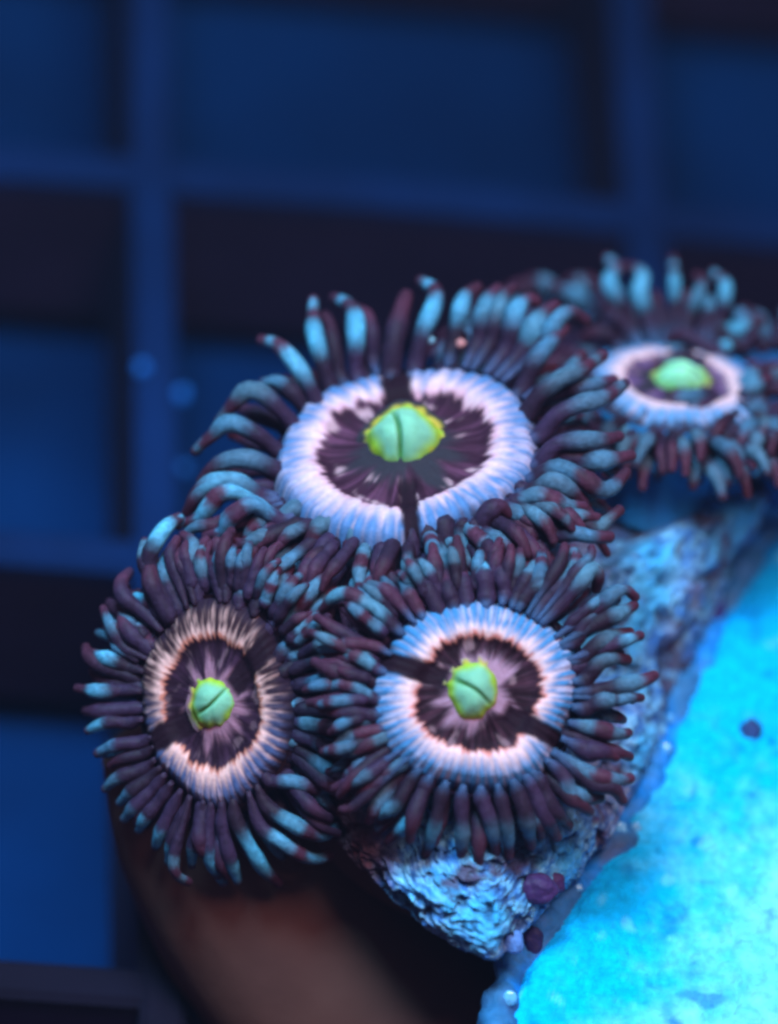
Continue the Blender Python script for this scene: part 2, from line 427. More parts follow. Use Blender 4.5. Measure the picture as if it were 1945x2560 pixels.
# --- the largest polyp's tentacles, read off the photograph
for crop, pts, w, code, br in [
    (c3, [(850, 900), (745, 700), (650, 570), (570, 500), (490, 480)], 42, 'P', .5),
    (c3, [(910, 780), (850, 600), (808, 440), (800, 340), (800, 240)], 42, 'P', .8),
    (c3, [(1060, 690), (1055, 480), (1050, 340), (1010, 265), (925, 228)], 44, 'P', .9),
    (c3, [(1160, 600), (1150, 430), (1125, 330), (1080, 300)], 40, 'D', 0),
    (c3, [(960, 700), (920, 500), (900, 390), (870, 340)], 40, 'D', 0),
    (c3, [(1265, 680), (1285, 480), (1320, 330), (1355, 220)], 54, 'D', 0),
    (c3, [(1410, 640), (1460, 430), (1525, 270), (1530, 180), (1445, 125)], 44, 'P', .7),
    (c3, [(700, 1010), (600, 900), (490, 800), (400, 785), (335, 850), (290, 900), (240, 965)], 44, 'P', .1),
    (c3, [(590, 1150), (480, 1060), (340, 985), (260, 990), (200, 1050), (150, 1090), (95, 1145)], 42, 'P', .1),
    (c3, [(760, 900), (680, 800), (590, 730), (500, 740)], 40, 'T', 0),
    (r1, [(520, 1110), (380, 1050), (260, 1050), (165, 1100), (120, 1160)], 46, 'L', 0),
    (r1, [(420, 1240), (300, 1165), (180, 1165), (95, 1220), (55, 1300)], 46, 'L', .3),
    (c1, [(1060, 230), (900, 120), (780, 150), (690, 230), (640, 310)], 40, 'L', .3),
    (c1, [(1070, 260), (940, 195), (840, 200), (780, 270), (720, 340), (640, 380)], 42, 'R', .5),
    (c1, [(1190, 360), (1050, 265), (960, 300), (890, 360), (860, 430), (760, 450)], 42, 'R', .3),
    (c1, [(900, 370), (800, 390), (700, 400), (640, 440)], 40, 'Q', 0),
    (c1, [(1180, 470), (1090, 460), (1010, 500), (940, 500)], 40, 'L', 0),
    (c1, [(1300, 290), (1230, 340), (1205, 430), (1195, 520), (1180, 620)], 44, 'B', 0),
    (c1, [(1500, 370), (1430, 400), (1395, 470), (1390, 550), (1370, 650)], 44, 'B', 0),
    (c1, [(1650, 420), (1640, 480), (1640, 560), (1620, 650)], 44, 'B', 0),
    (c2, [(180, 400), (185, 480), (190, 560), (235, 650)], 44, 'B', 0),
    (c2, [(428, 400), (420, 500), (430, 580), (450, 660)], 48, 'B', 0),
    (c2, [(545, 440), (560, 560), (590, 680)], 40, 'D', 0),
    (c2, [(620, 410), (655, 490), (675, 600), (700, 690)], 46, 'D', 0),
    (c2, [(650, 420), (655, 480), (660, 530)], 42, 'L', 0),
    (c2, [(740, 380), (755, 480), (770, 620), (790, 740)], 52, 'D', 0),
    (c2, [(850, 390), (845, 450), (875, 530), (890, 600)], 42, 'L', .2),
    (c2, [(920, 390), (960, 450), (1010, 490), (1090, 550)], 46, 'R', 0),
    (c2, [(960, 390), (1000, 320), (1070, 280), (1130, 320)], 46, 'D', 0),
    (c2, [(1110, 290), (1160, 310), (1240, 350), (1270, 390)], 44, 'L', 0),
    (c2, [(1240, 400), (1260, 450), (1250, 530), (1220, 570)], 40, 'Q', 0),
    (c5, [(240, 470), (370, 405), (520, 475), (620, 540), (690, 520), (765, 440)], 46, 'R', 0),
    (c5, [(190, 560), (320, 490), (430, 540), (510, 610)], 46, 'L', 0),
    (c5, [(90, 620), (230, 570), (330, 600), (410, 630), (510, 640)], 42, 'R', 0),
    (c5, [(330, 690), (460, 690), (590, 705)], 42, 'S', 0),
    (c5, [(560, 760), (650, 725), (725, 665)], 42, 'S', 0),
    (c5, [(340, 800), (450, 795), (560, 820), (665, 822)], 44, 'S', 0),
    (c5, [(60, 640), (110, 670), (190, 720)], 40, 'L', 0),
    (c5, [(200, 740), (200, 820), (190, 890), (160, 940)], 40, 'Q', 0),
    (c5, [(20, 890), (110, 920), (170, 1010)], 48, 'D', 0),
    (c5, [(310, 820), (280, 890), (240, 960)], 40, 'D', 0),
    (c4, [(150, 890), (220, 730), (310, 620), (395, 535)], 46, 'S', 0),
    (c4, [(160, 1060), (250, 930), (380, 830), (500, 780), (560, 740), (625, 695)], 46, 'P', 0),
    (c4, [(260, 1170), (360, 1050), (500, 980), (600, 960), (680, 920), (755, 865)], 46, 'P', 0),
    (c5, [(260, 380), (350, 270), (500, 245), (640, 240), (725, 220)], 46, 'S', 0),
    (c5, [(440, 370), (600, 365), (720, 350), (795, 335)], 48, 'S', 0),
    (c5, [(300, 330), (430, 340), (600, 380), (700, 420)], 44, 'D', 0),
    (c4, [(380, 900), (500, 880), (600, 860), (690, 840)], 46, 'S', 0),
    (c4, [(400, 800), (460, 740), (500, 690)], 42, 'S', 0),
    (r1, [(1430, 470), (1470, 270), (1500, 190), (1560, 145)], 44, 'S', .5),
    (r1, [(1560, 440), (1590, 290), (1625, 200), (1670, 150)], 46, 'S', .5),
    (c4, [(50, 650), (90, 490), (120, 400), (185, 355), (220, 370)], 50, 'S', .4),
    (c4, [(150, 660), (220, 510), (300, 420), (340, 395)], 52, 'L', .5),
    (c4, [(270, 640), (350, 490), (430, 430), (520, 480)], 48, 'L', .2),
    (c4, [(-40, 600), (-20, 470), (30, 340), (80, 290)], 46, 'S', .4),
]: add(A, crop, pts, w, code, bright=br)
fill(A, 30, 170, 380, depth=.10, codes='PDDSD', seed=11)
fill(A, 14, 20, 170, depth=.10, codes='DDS', seed=12, droop=.2)
fill(A, 26, 185, 350, ln=(170, 260), depth=.22, codes='PDDBRD', seed=13, r0=1.45)

# --- the round polyp facing the viewer
for crop, pts, w, code, br in [
    (c7, [(260, 560), (340, 420), (450, 310), (545, 275)], 46, 'S', 0),
    (c7, [(440, 430), (560, 380), (670, 320)], 46, 'S', .2),
    (c7, [(420, 330), (520, 240), (610, 205), (680, 260)], 40, 'L', 0),
    (c7, [(310, 690), (420, 590), (540, 530), (640, 505)], 44, 'S', 0),
    (c7, [(520, 590), (620, 560), (710, 530)], 42, 'S', .3),
    (c7, [(330, 840), (420, 730), (510, 690), (620, 700)], 44, 'S', 0),
    (c7, [(420, 920), (590, 875), (720, 850), (810, 810)], 46, 'S', .1),
    (c7, [(330, 1040), (430, 990), (520, 970), (605, 975)], 48, 'S', 0),
    (c7, [(540, 970), (640, 960), (720, 965)], 38, 'L', 0),
    (c7, [(330, 1170), (440, 1190), (550, 1220), (630, 1210)], 44, 'B', 0),
    (c7, [(330, 1330), (430, 1340), (540, 1370)], 52, 'D', 0),
    (c7, [(320, 1480), (440, 1520), (560, 1540), (640, 1530)], 44, 'B', 0),
    (c7, [(170, 1500), (220, 1610), (310, 1660), (430, 1665)], 46, 'L', .2),
    (c7, [(380, 1560), (520, 1590), (590, 1680)], 44, 'D', 0),
    (r4, [(990, 1100), (1050, 1230), (1130, 1310)], 44, 'D', 0),
    (r4, [(950, 1120), (1010, 1260), (1070, 1370)], 48, 'D', 0),
    (r4, [(880, 1150), (925, 1280), (945, 1410)], 46, 'S', 0),
    (r4, [(795, 1180), (825, 1320), (835, 1460)], 38, 'S', .3),
    (r4, [(700, 1180), (745, 1300), (770, 1440)], 42, 'S', .2),
    (r4, [(600, 1190), (606, 1330), (600, 1470)], 40, 'S', .2),
    (r4, [(505, 1160), (470, 1320), (425, 1450)], 40, 'S', .5),
    (r4, [(420, 1120), (370, 1260), (295, 1340), (240, 1390)], 40, 'S', .6),
    (r4, [(350, 1090), (285, 1200), (210, 1250), (140, 1290)], 38, 'P', .3),
    (c6, [(1210, 1050), (1080, 1130), (980, 1190), (890, 1240)], 38, 'B', 0),
    (c6, [(1060, 820), (920, 890), (800, 940), (640, 965)], 38, 'B', 0),
    (c6, [(1000, 770), (860, 790), (710, 830)], 36, 'Q', .5),
    (c6, [(980, 510), (840, 420), (740, 385), (640, 385), (555, 470)], 36, 'R', 0),
    (c6, [(960, 640), (800, 620), (660, 620), (540, 600)], 40, 'D', 0),
    (c6, [(990, 250), (870, 165), (740, 120), (640, 160)], 38, 'R', .2),
    (c6, [(980, 60), (780, 35), (640, 60), (520, 80)], 34, 'Q', .2),
    (c6, [(880, 1160), (760, 1200), (640, 1260)], 36, 'D', 0),
    (c6, [(820, 1400), (700, 1440)], 34, 'D', 0),
    (c2, [(430, 990), (345, 900), (260, 850), (180, 805), (90, 820), (15, 895)], 40, 'R', .3),
    (c2, [(460, 850), (390, 780), (300, 745)], 38, 'Q', 0),
    (c2, [(590, 900), (530, 800), (495, 735)], 40, 'Q', 0),
    (c2, [(720, 920), (640, 770), (560, 650)], 46, 'D', 0),
    (c2, [(800, 860), (770, 780), (760, 690)], 44, 'D', 0),
    (c2, [(880, 850), (860, 740), (850, 660)], 46, 'D', 0),
    (c2, [(1000, 830), (985, 700), (945, 610)], 52, 'T', .4),
    (c2, [(1110, 800), (1090, 700), (1060, 600)], 44, 'D', 0),
    (c2, [(1180, 820), (1250, 700), (1290, 620)], 42, 'T', 0),
    (c2, [(1220, 840), (1310, 710), (1330, 600), (1330, 560)], 44, 'P', 0),
    (c5, [(150, 1200), (270, 1090), (375, 1035)], 42, 'S', 0),
    (c5, [(290, 1200), (420, 1070), (470, 960), (450, 900)], 44, 'P', 0),
    (c5, [(370, 1230), (490, 1100), (555, 1010), (600, 1060), (590, 1130)], 46, 'S', .2),
    (c5, [(360, 1000), (390, 930), (400, 880)], 40, 'D', 0),
    (c5, [(500, 1000), (560, 930), (560, 890)], 38, 'S', 0),
]: add(B, crop, pts, w, code, bright=br)
fill(A, 22, 195, 345, ln=(120, 190), depth=.03, codes='PDBDSD', seed=14, r0=1.5)
fill(A, 36, 190, 350, ln=(90, 150), w=(28, 36), depth=.16, codes='PDBRS', seed=15, r0=1.62)
fill(C, 16, -48, 45, ln=(150, 230), w=(34, 42), depth=.10, codes='RDPDB', seed=36, r0=1.55)
fill(B, 14, 135, 240, ln=(140, 210), w=(32, 40), depth=.16, codes='RDPDB', seed=26, r0=1.6)
fill(C, 26, 20, 160, ln=(90, 150), w=(28, 36), depth=.04, codes='PDRST', seed=35, r0=1.75)
fill(B, 26, 30, 220, ln=(90, 150), w=(28, 36), depth=.04, codes='PDRST', seed=25, r0=1.8)
fill(B, 34, 0, 360, depth=.12, codes='DDSD', seed=21)

# --- the dim polyp at lower left
for crop, pts, w, code, br in [
    (c6, [(60, 620), (220, 565), (350, 550), (450, 570), (550, 610), (640, 630)], 38, 'R', .1),
    (c6, [(60, 890), (230, 865), (350, 855), (460, 865), (560, 855), (620, 780)], 38, 'R', .1),
    (c6, [(80, 1200), (260, 1205), (390, 1235), (520, 1260), (620, 1260), (720, 1220)], 40, 'R', .1),
    (c6, [(60, 1420), (260, 1550), (410, 1630), (540, 1660), (620, 1610), (670, 1530)], 42, 'R', .5),
    (c6, [(0, 1580), (170, 1710), (300, 1800), (420, 1855), (520, 1860), (590, 1830)], 40, 'R', .4),
    (r3, [(860, 1470), (940, 1620), (1010, 1730), (1085, 1800)], 42, 'L', .9),
    (r3, [(790, 1500), (825, 1660), (870, 1790)], 40, 'T', .9),
    (r3, [(720, 1490), (715, 1620), (760, 1740), (795, 1800)], 40, 'P', .9),
    (r3, [(670, 1500), (635, 1620), (630, 1710)], 36, 'T', .8),
    (r3, [(580, 1460), (525, 1590), (510, 1690)], 40, 'T', .7),
    (r3, [(540, 1640), (545, 1750), (610, 1795)], 34, 'R', 0),
    (r3, [(530, 1400), (465, 1530), (440, 1610)], 38, 'T', .6),
    (r3, [(480, 1340), (390, 1450), (350, 1520)], 38, 'T', .6),
    (r3, [(440, 1290), (330, 1400), (275, 1465)], 40, 'T', 0),
    (r3, [(420, 1240), (310, 1320), (250, 1380)], 38, 'T', 0),
    (r3, [(380, 1200), (240, 1250), (175, 1305)], 38, 'T', 0),
    (r3, [(380, 1120), (260, 1150), (205, 1180)], 34, 'D', 0),
    (r3, [(370, 1060), (240, 1075), (135, 1120)], 38, 'T', 0),
    (r3, [(300, 960), (190, 955), (85, 1000)], 38, 'T', .6),
    (r3, [(260, 790), (150, 795), (30, 780)], 40, 'S', .6),
    (r3, [(300, 670), (190, 625), (95, 590)], 40, 'S', .6),
    (r3, [(270, 560), (210, 460), (175, 390), (165, 360)], 36, 'S', .1),
    (r3, [(400, 540), (350, 470), (300, 450)], 42, 'Q', .7),
    (r3, [(440, 370), (390, 320), (340, 295)], 34, 'Q', .6),
    (r3, [(380, 380), (280, 310), (255, 230), (300, 170)], 44, 'D', 0),
    (c1, [(420, 640), (450, 500), (520, 400), (600, 345), (590, 390)], 44, 'P', .7),
    (c1, [(430, 700), (380, 580), (390, 490)], 42, 'T', 0),
    (c1, [(640, 660), (680, 560), (680, 500), (620, 450)], 42, 'L', 0),
    (c1, [(560, 640), (540, 560), (580, 480)], 40, 'D', 0),
    (c1, [(840, 760), (810, 660), (795, 605)], 46, 'D', 0),
    (c1, [(880, 760), (910, 660), (960, 560)], 42, 'S', 0),
    (c1, [(960, 840), (1000, 720), (1080, 620)], 42, 'L', 0),
    (c1, [(1060, 880), (1120, 790), (1225, 710), (1265, 640)], 42, 'S', 0),
    (r3, [(940, 660), (1060, 560), (1180, 480)], 40, 'D', 0),
    (r3, [(960, 560), (1130, 370), (1260, 280), (1400, 240)], 40, 'D', 0),
    (r3, [(1080, 620), (1190, 480), (1250, 410), (1340, 330)], 40, 'R', 0),
    (r3, [(1100, 700), (1220, 610), (1290, 560)], 40, 'S', 0),
]: add(C, crop, pts, w, code, bright=br)
fill(C, 16, 85, 185, ln=(170, 230), w=(40, 50), depth=.08, codes='DDDT', seed=32, r0=1.45)
fill(C, 30, 0, 360, depth=.12, codes='DDDT', seed=31, r0=1.55)

# --- upper right polyp
for crop, pts, w, code, br in [
    (c4, [(800, 500), (720, 360), (665, 240), (715, 170), (655, 110)], 44, 'P', .6),
    (c4, [(900, 470), (850, 320), (870, 210), (810, 170), (740, 160)], 46, 'L', .7),
    (c4, [(1060, 450), (1060, 280), (1055, 190), (1050, 110)], 38, 'P', .9),
    (c4, [(1150, 460), (1195, 340), (1222, 250), (1190, 215)], 38, 'L', .4),
    (c4, [(1320, 480), (1360, 340), (1360, 260), (1290, 195)], 42, 'P', .8),
    (c4, [(1130, 450), (1130, 320)], 36, 'D', 0), (c4, [(980, 470), (945, 330)], 42, 'D', 0),
    (c4, [(780, 540), (700, 440), (640, 360)], 44, 'D', 0), (c4, [(1240, 500), (1270, 400), (1260, 350)], 38, 'T', .4),
    (c4, [(1320, 560), (1430, 540), (1510, 500), (1575, 480)], 44, 'L', 1),
    (c4, [(1290, 660), (1350, 640), (1400, 630)], 38, 'T', 1),
    (c4, [(720, 620), (640, 560), (560, 560), (510, 590)], 44, 'D', 0),
    (c4, [(1430, 980), (1520, 890), (1620, 830)], 44, 'S', .3), (c4, [(1440, 900), (1530, 810), (1600, 770)], 42, 'L', .3),
    (c4, [(1400, 1010), (1540, 1010), (1660, 1060)], 42, 'S', 0),
    (c5, [(900, 100), (918, 270), (930, 380), (975, 480)], 38, 'S', 1),
    (c5, [(1065, 40), (1060, 130), (1040, 230)], 40, 'L', .1), (c5, [(1212, 50), (1240, 120), (1252, 210)], 42, 'L', .1),
    (c5, [(1290, 60), (1380, 110), (1415, 200)], 42, 'L', .2), (c5, [(1420, 80), (1520, 150), (1560, 230)], 42, 'L', .1),
    (c5, [(1540, 80), (1640, 170), (1680, 240)], 42, 'L', .1),
    (c5, [(1080, 230), (1140, 320), (1165, 410), (1205, 480)], 38, 'S', 1), (c5, [(1220, 230), (1245, 350), (1252, 430)], 36, 'T', 1),
    (c5, [(1390, 240), (1415, 370), (1430, 480)], 38, 'T', .7), (c5, [(1530, 300), (1545, 450)], 36, 'T', .8),
    (c5, [(1640, 280), (1660, 420)], 36, 'T', .8), (c5, [(1420, 190), (1490, 245)], 38, 'D', 0),
    (c4, [(930, 860), (880, 930), (830, 1000)], 38, 'L', .2), (c4, [(760, 990), (800, 1040), (850, 1090)], 38, 'L', 0),
    (c5, [(960, 230), (1050, 300), (1110, 340)], 40, 'D', 0),
    (c5, [(700, 170), (760, 190), (830, 195)], 38, 'L', .7),
]: add(Dp, crop, pts, w, code, bright=br)
fill(Dp, 46, 180, 360, ln=(140, 210), depth=.12, codes='LTTSD', seed=41)
fill(Dp, 12, 0, 180, ln=(130, 170), depth=.06, codes='DDT', seed=42, droop=.2)
fill(E, 60, 60, 330, ln=(130, 190), depth=.05, codes='LTSD', seed=51)
fill(F, 40, 0, 360, ln=(140, 200), depth=.05, codes='LSTD', seed=61, droop=.4)
for crop, pts, w, code, br in [
    (c4, [(560, 430), (470, 340), (390, 300), (330, 280)], 50, 'L', .3), (c4, [(340, 340), (280, 250), (200, 240)], 48, 'L', .1),
    (c4, [(520, 340), (490, 240), (430, 250)], 46, 'L', .3), (c4, [(620, 340), (560, 250), (520, 230)], 46, 'D', 0),
    (c4, [(220, 360), (160, 280), (90, 280)], 46, 'D', 0),
]: add(F, crop, pts, w, code, bright=br)

# ------------------------------------------------------------------ rock, plug and what grows on them
def mound(name, outline, zedge, height, mat, colf, parent=None, NT=220, NR=90, disp=None, center=None, back=.6, flat=None):
    """Closed body with the given outline (photograph px); a dome toward the viewer and a shallower one behind."""
    cx = sum(p[0] for p in outline) / len(outline); cy = sum(p[1] for p in outline) / len(outline)
    if center: cx, cy = center
    ang = sorted((math.atan2(-(y - cy), x - cx), math.hypot(x - cx, y - cy)) for x, y in outline)
    aa = np.array([a for a, _ in ang]); rr = np.array([r for _, r in ang])
    aa = np.concatenate([aa - 2 * math.pi, aa, aa + 2 * math.pi]); rr = np.concatenate([rr, rr, rr])
    tg = np.linspace(-math.pi, math.pi, NT, endpoint=False)
    Rt = np.interp(tg, aa, rr)
    k = np.array([.1, .2, .4, .2, .1]); Rt = sum(np.roll(Rt, s) * w for s, w in zip((-2, -1, 0, 1, 2), k))
    vs = [P(cx, cy, zedge(cx, cy) + height)]; info = [(cx, cy, 0)]
    for j in range(1, NR + 1):
        f = j / NR; rho = math.sin(f * math.pi / 2) if flat is None else f
        for i in range(NT):
            x = cx + math.cos(tg[i]) * Rt[i] * rho; y = cy - math.sin(tg[i]) * Rt[i] * rho
            hgt = height * math.sqrt(max(0, 1 - rho ** (flat or 2)))
            vs.append(P(x, y, zedge(x, y) + hgt)); info.append((x, y, rho))
    nb = NR // 4
    for j in range(1, nb):
        f = 1 - j / nb; rho = math.sin(f * math.pi / 2)
        for i in range(NT):
            x = cx + math.cos(tg[i]) * Rt[i] * rho; y = cy - math.sin(tg[i]) * Rt[i] * rho
            vs.append(P(x, y, zedge(x, y) - back * math.sqrt(max(0, 1 - rho * rho)))); info.append((x, y, 2 - rho))
    fs = []
    rings = NR + nb - 1
    for i in range(NT): fs.append((0, 1 + i, 1 + (i + 1) % NT))
    for j in range(rings - 1):
        for i in range(NT):
            i2 = (i + 1) % NT
            fs.append((1 + j * NT + i, 1 + (j + 1) * NT + i, 1 + (j + 1) * NT + i2, 1 + j * NT + i2))
    vs.append(P(cx, cy, zedge(cx, cy) - back)); info.append((cx, cy, 2)); last = len(vs) - 1
    for i in range(NT): fs.append((last, 1 + (rings - 1) * NT + (i + 1) % NT, 1 + (rings - 1) * NT + i))
    cam_pos = W(0, 0, D); cols = []; out = []
    for v, (x, y, rho) in zip(vs, info):
        d = 0.
        if disp:
            d = disp(v, x, y, rho)
            cen = P(cx, cy, zedge(cx, cy) - .2)
            dirn = ((cam_pos - v).normalized() * (1.2 - min(1, rho)) + (v - cen).normalized()).normalized()
            v = v + dirn * d
        out.append(v); cols.append(colf(v, x, y, rho, d))
    return mesh_obj(name, out, fs, cols, mat, parent)

def rock_disp(v, x, y, rho):
    w = v + Vector((mn.noise(v * 9), mn.noise(v * 9 + Vector((5, 0, 0))), mn.noise(v * 9 + Vector((0, 7, 0))))) * .03
    a = fbm(v * 4, 3) * .032
    b = fbm(v * 42, 3) * .009 + .007 * mn.noise(v * 120)
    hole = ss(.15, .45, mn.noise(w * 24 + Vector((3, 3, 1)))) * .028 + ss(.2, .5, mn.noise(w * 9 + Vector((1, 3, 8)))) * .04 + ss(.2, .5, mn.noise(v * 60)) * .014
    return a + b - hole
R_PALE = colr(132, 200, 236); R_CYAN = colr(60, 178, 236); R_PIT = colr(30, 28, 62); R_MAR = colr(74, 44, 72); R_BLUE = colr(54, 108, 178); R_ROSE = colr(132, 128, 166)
def rock_col(v, x, y, rho, d):
    n1 = fbm(v * 4.5 + Vector((7, 0, 0)), 3); n2 = fbm(v * 24, 4); n3 = mn.noise(v * 75)
    c = mix(R_BLUE, R_PALE, ss(-.5, .6, .8 * n2 + .9 * n3 + .2 * n1))
    c = mix(c, R_CYAN, ss(.0, .6, n1 + .3 * n2) * .8)
    c = mix(c, R_ROSE, ss(.1, .6, -n1 + .4 * n3) * .7)
    c = mix(c, R_MAR, ss(.15, .55, mn.noise(v * 7 + Vector((1, 9, 4))) + .5 * n2) * .9)
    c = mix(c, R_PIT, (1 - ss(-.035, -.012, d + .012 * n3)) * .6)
    k = ss(1020, 860, 0) if False else 1 - ss(880, 1010, x + 60 * n1)
    return mix(c, MAT_BROWN * (1 + .4 * n2), k)
MAT_BROWN = colr(84, 46, 56)
rock_out = [(1930, 1200), (1880, 1330), (1815, 1480), (1735, 1640), (1672, 1790), (1620, 1920), (1545, 2050), (1470, 2150), (1385, 2250), (1305, 2340), (1235, 2405),
            (1140, 2370), (1030, 2290), (930, 2190), (800, 2050), (660, 1850), (640, 1600), (700, 1350), (850, 1180), (1100, 1120), (1350, 1190), (1520, 1300), (1640, 1315), (1770, 1275), (1880, 1190)]
def rock_z(x, y): return -.42 - .25 * (x - 1200) / 900 + (1.0 * max(0, y - 1700) + .22 * min(0, y - 1680)) / 900
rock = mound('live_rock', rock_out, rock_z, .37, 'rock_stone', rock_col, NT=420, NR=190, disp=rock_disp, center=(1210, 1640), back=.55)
tag(rock, 'rough pitted pale-blue rock under the polyps, exposed between tentacles and bright plug', 'rock')

def plug_z(x, y):
    dx = (x - 1500) / SRC; dy = -(y - 1800) / SRC
    return -.42 - (.159 * dx + .60 * dy) / .74
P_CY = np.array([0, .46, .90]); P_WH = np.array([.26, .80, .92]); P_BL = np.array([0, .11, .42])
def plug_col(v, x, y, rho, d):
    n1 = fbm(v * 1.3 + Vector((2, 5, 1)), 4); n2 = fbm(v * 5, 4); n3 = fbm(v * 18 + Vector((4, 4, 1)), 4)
    c = mix(P_CY, P_WH, ss(-.5, 1.1, .6 * n1 + .3 * n2 + .25 * n3 + 1.3 * ss(1560, 2080, x * .75 + (y - 1700) * .42 + 200) - .85))  # lamp falloff put into the colour: paler toward lower right
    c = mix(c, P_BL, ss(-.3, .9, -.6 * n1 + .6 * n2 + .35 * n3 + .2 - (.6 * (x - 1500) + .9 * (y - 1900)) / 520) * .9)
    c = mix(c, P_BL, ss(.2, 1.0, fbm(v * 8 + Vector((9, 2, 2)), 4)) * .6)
    c = mix(c, P_BL * .8, ss(.42, .6, mn.noise(v * 13 + Vector((2, 8, 3)))) * .55)
    c = mix(c, P_WH, ss(.42, .62, mn.noise(v * 17 + Vector((6, 1, 9)))) * .28)
    return c
plug_out = [(1262, 2560), (1320, 2420), (1425, 2265), (1545, 2120), (1640, 1950), (1705, 1790), (1785, 1600), (1870, 1430), (1935, 1270), (2000, 1130),
            (2200, 1150), (2400, 1500), (2480, 1900), (2420, 2250), (2200, 2500), (1950, 2640), (1700, 2760), (1450, 2780), (1270, 2700)]
plug = thing('frag_plug', 'bright cyan mottled ceramic plug under the rock, filling the lower right corner', 'coral plug', P(1850, 2050, -.4))
def plug_disp(v, x, y, rho): return .02 * fbm(v * 3, 4) + .010 * fbm(v * 16, 4)
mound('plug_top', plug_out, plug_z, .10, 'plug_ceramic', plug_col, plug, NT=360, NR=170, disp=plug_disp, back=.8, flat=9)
rim_path = [(1225, 2640), (1255, 2510), (1335, 2380), (1430, 2245), (1540, 2110), (1630, 1950), (1695, 1790), (1770, 1610), (1860, 1440), (1920, 1290), (1985, 1150), (2030, 1060)]
pp, L_ = spline([P(x, y, plug_z(x, y) + .02) for x, y in rim_path], 150)
rr = [(.056 + .014 * nz(i * .12, 3) + .006 * nz(i * .45, 8)) for i in range(150)]
vs, fs = tube(pp, rr, 18)
K1 = col(50, 122, 168); K2 = col(66, 74, 112); K3 = col(20, 146, 224)
cl = []
out = []
for i, v in enumerate(vs):
    c_ = pp[i // 18]
    v = v + (v - c_) * (.7 * fbm(v * 8, 4) + .25 * mn.noise(v * 40))
    out.append(v)
    n = fbm(v * 4, 3); n2 = mn.noise(v * 9 + Vector((4, 2, 9)))
    cl.append(mix(mix(K1, K2, ss(0.1, .7, n)), K3, ss(-.1, .5, n2 + .3 * mn.noise(v * 25))))
mesh_obj('crusted_rim', out, fs, cl, 'crust', plug)

from mathutils.bvhtree import BVHTree
TREES = []
for o_ in COL.objects:
    if o_.name.split('.')[0] in ('live_rock', 'plug_top', 'crusted_rim'):
        mw = Matrix.Translation(o_.parent.location) @ o_.matrix_parent_inverse if o_.parent else Matrix()
        TREES.append(BVHTree.FromPolygons([mw @ v.co for v in o_.data.vertices], [list(p.vertices) for p in o_.data.polygons]))
def surf_z(px, py):
    a = W(0, 0, D); d = (P(px, py, 0) - a).normalized(); best = None
    for t_ in TREES:
        h = t_.ray_cast(a, d)
        if h[0] is not None and (best is None or h[3] < best[1]): best = (h[0], h[3])
    if best is None: return -.3
    return (M3.transposed() @ (best[0] - Vector((0, 0, ZOFF)))).z
def blob(name, px, py, z, rx, ry, c_, mat, label, cat, group=None, rough=.12, rz=None, lift=.0):
    vs = []; fs = []; cl = []
    n, m = 44, 26
    rz = rz or min(rx, ry) * .6
    for j in range(m + 1):
        ph = math.pi * j / m
        for i in range(n):
            th = 2 * math.pi * i / n
            x, y, zz = math.sin(ph) * math.cos(th), math.sin(ph) * math.sin(th), math.cos(ph)
            f = 1 + rough * nz(x * 1.1 + px * .37, y * 1.1 + py * .37, zz * 1.1) + .12 * rough * nz(x * 4 + px * .37, y * 4, zz * 4)
            vs.append(P(px + x * rx * f, py + y * ry * f, z + zz * rz * f / SRC))
            cl.append(c_ * (1 + .25 * nz(x * 3 + px, y * 3, zz * 3)))
    for j in range(m):
        for i in range(n):
            i2 = (i + 1) % n
            fs.append((j * n + i, (j + 1) * n + i, (j + 1) * n + i2, j * n + i2))
    o = mesh_obj(name, vs, fs, cl, mat); tag(o, label, cat, group); return o
G = 'purple algae patches round the rock'
def zr(x, y): return surf_z(x, y) - .015
blob('coralline_patch', 1350, 2222, zr(1350, 2222) + .03, 46, 40, col(74, 42, 92), 'crust', 'larger dark purple rounded patch on the rock edge below the round polyp', 'algae patch', G, .35)
blob('coralline_patch', 1390, 2208, zr(1390, 2208) + .02, 24, 28, col(70, 40, 96), 'crust', 'small purple bump joined to the right of the larger purple patch', 'algae patch', G, .25)
blob('coralline_patch', 1332, 2352, zr(1332, 2352) + .02, 26, 36, col(50, 40, 88), 'crust', 'indigo patch between pale blue knob and bright plug near the bottom', 'algae patch', G, .3)
blob('coralline_patch', 1785, 1545, zr(1785, 1545), 26, 84, col(50, 50, 116), 'crust', 'long upright violet patch on the plug rim right of the rock', 'algae patch', G, .3)
blob('coralline_patch', 1668, 1618, zr(1668, 1618), 14, 24, col(90, 56, 84), 'crust', 'tiny maroon oval patch on the rock right of the round polyp', 'algae patch', G, .3)
blob('coralline_patch', 1876, 1832, surf_z(1876, 1832), 28, 34, col(30, 66, 120), 'crust', 'blurred dark spot on the bright cyan plug at right', 'algae patch', G, .3, rz=14)
blob('sponge_knob', 1284, 2358, zr(1284, 2358) + .02, 26, 30, col(96, 140, 200), 'crust', 'pale blue rounded knob at the lower tip of the rock', 'sponge', None, .2)
for x, y, r, c_, lab in [(1152, 858, 11, col(235, 150, 140), 'tiny salmon grain among the back tentacles of the largest polyp'), (1079, 850, 8, col(150, 200, 210), 'tiny pale grain left of the salmon grain behind the largest polyp')]:
    blob('sand_grain', x, y, A.planez(x, y) + .05, r, r, c_, 'crust', lab, 'sand grain', None, .4)
GB = 'tiny pale beads along the plug rim'
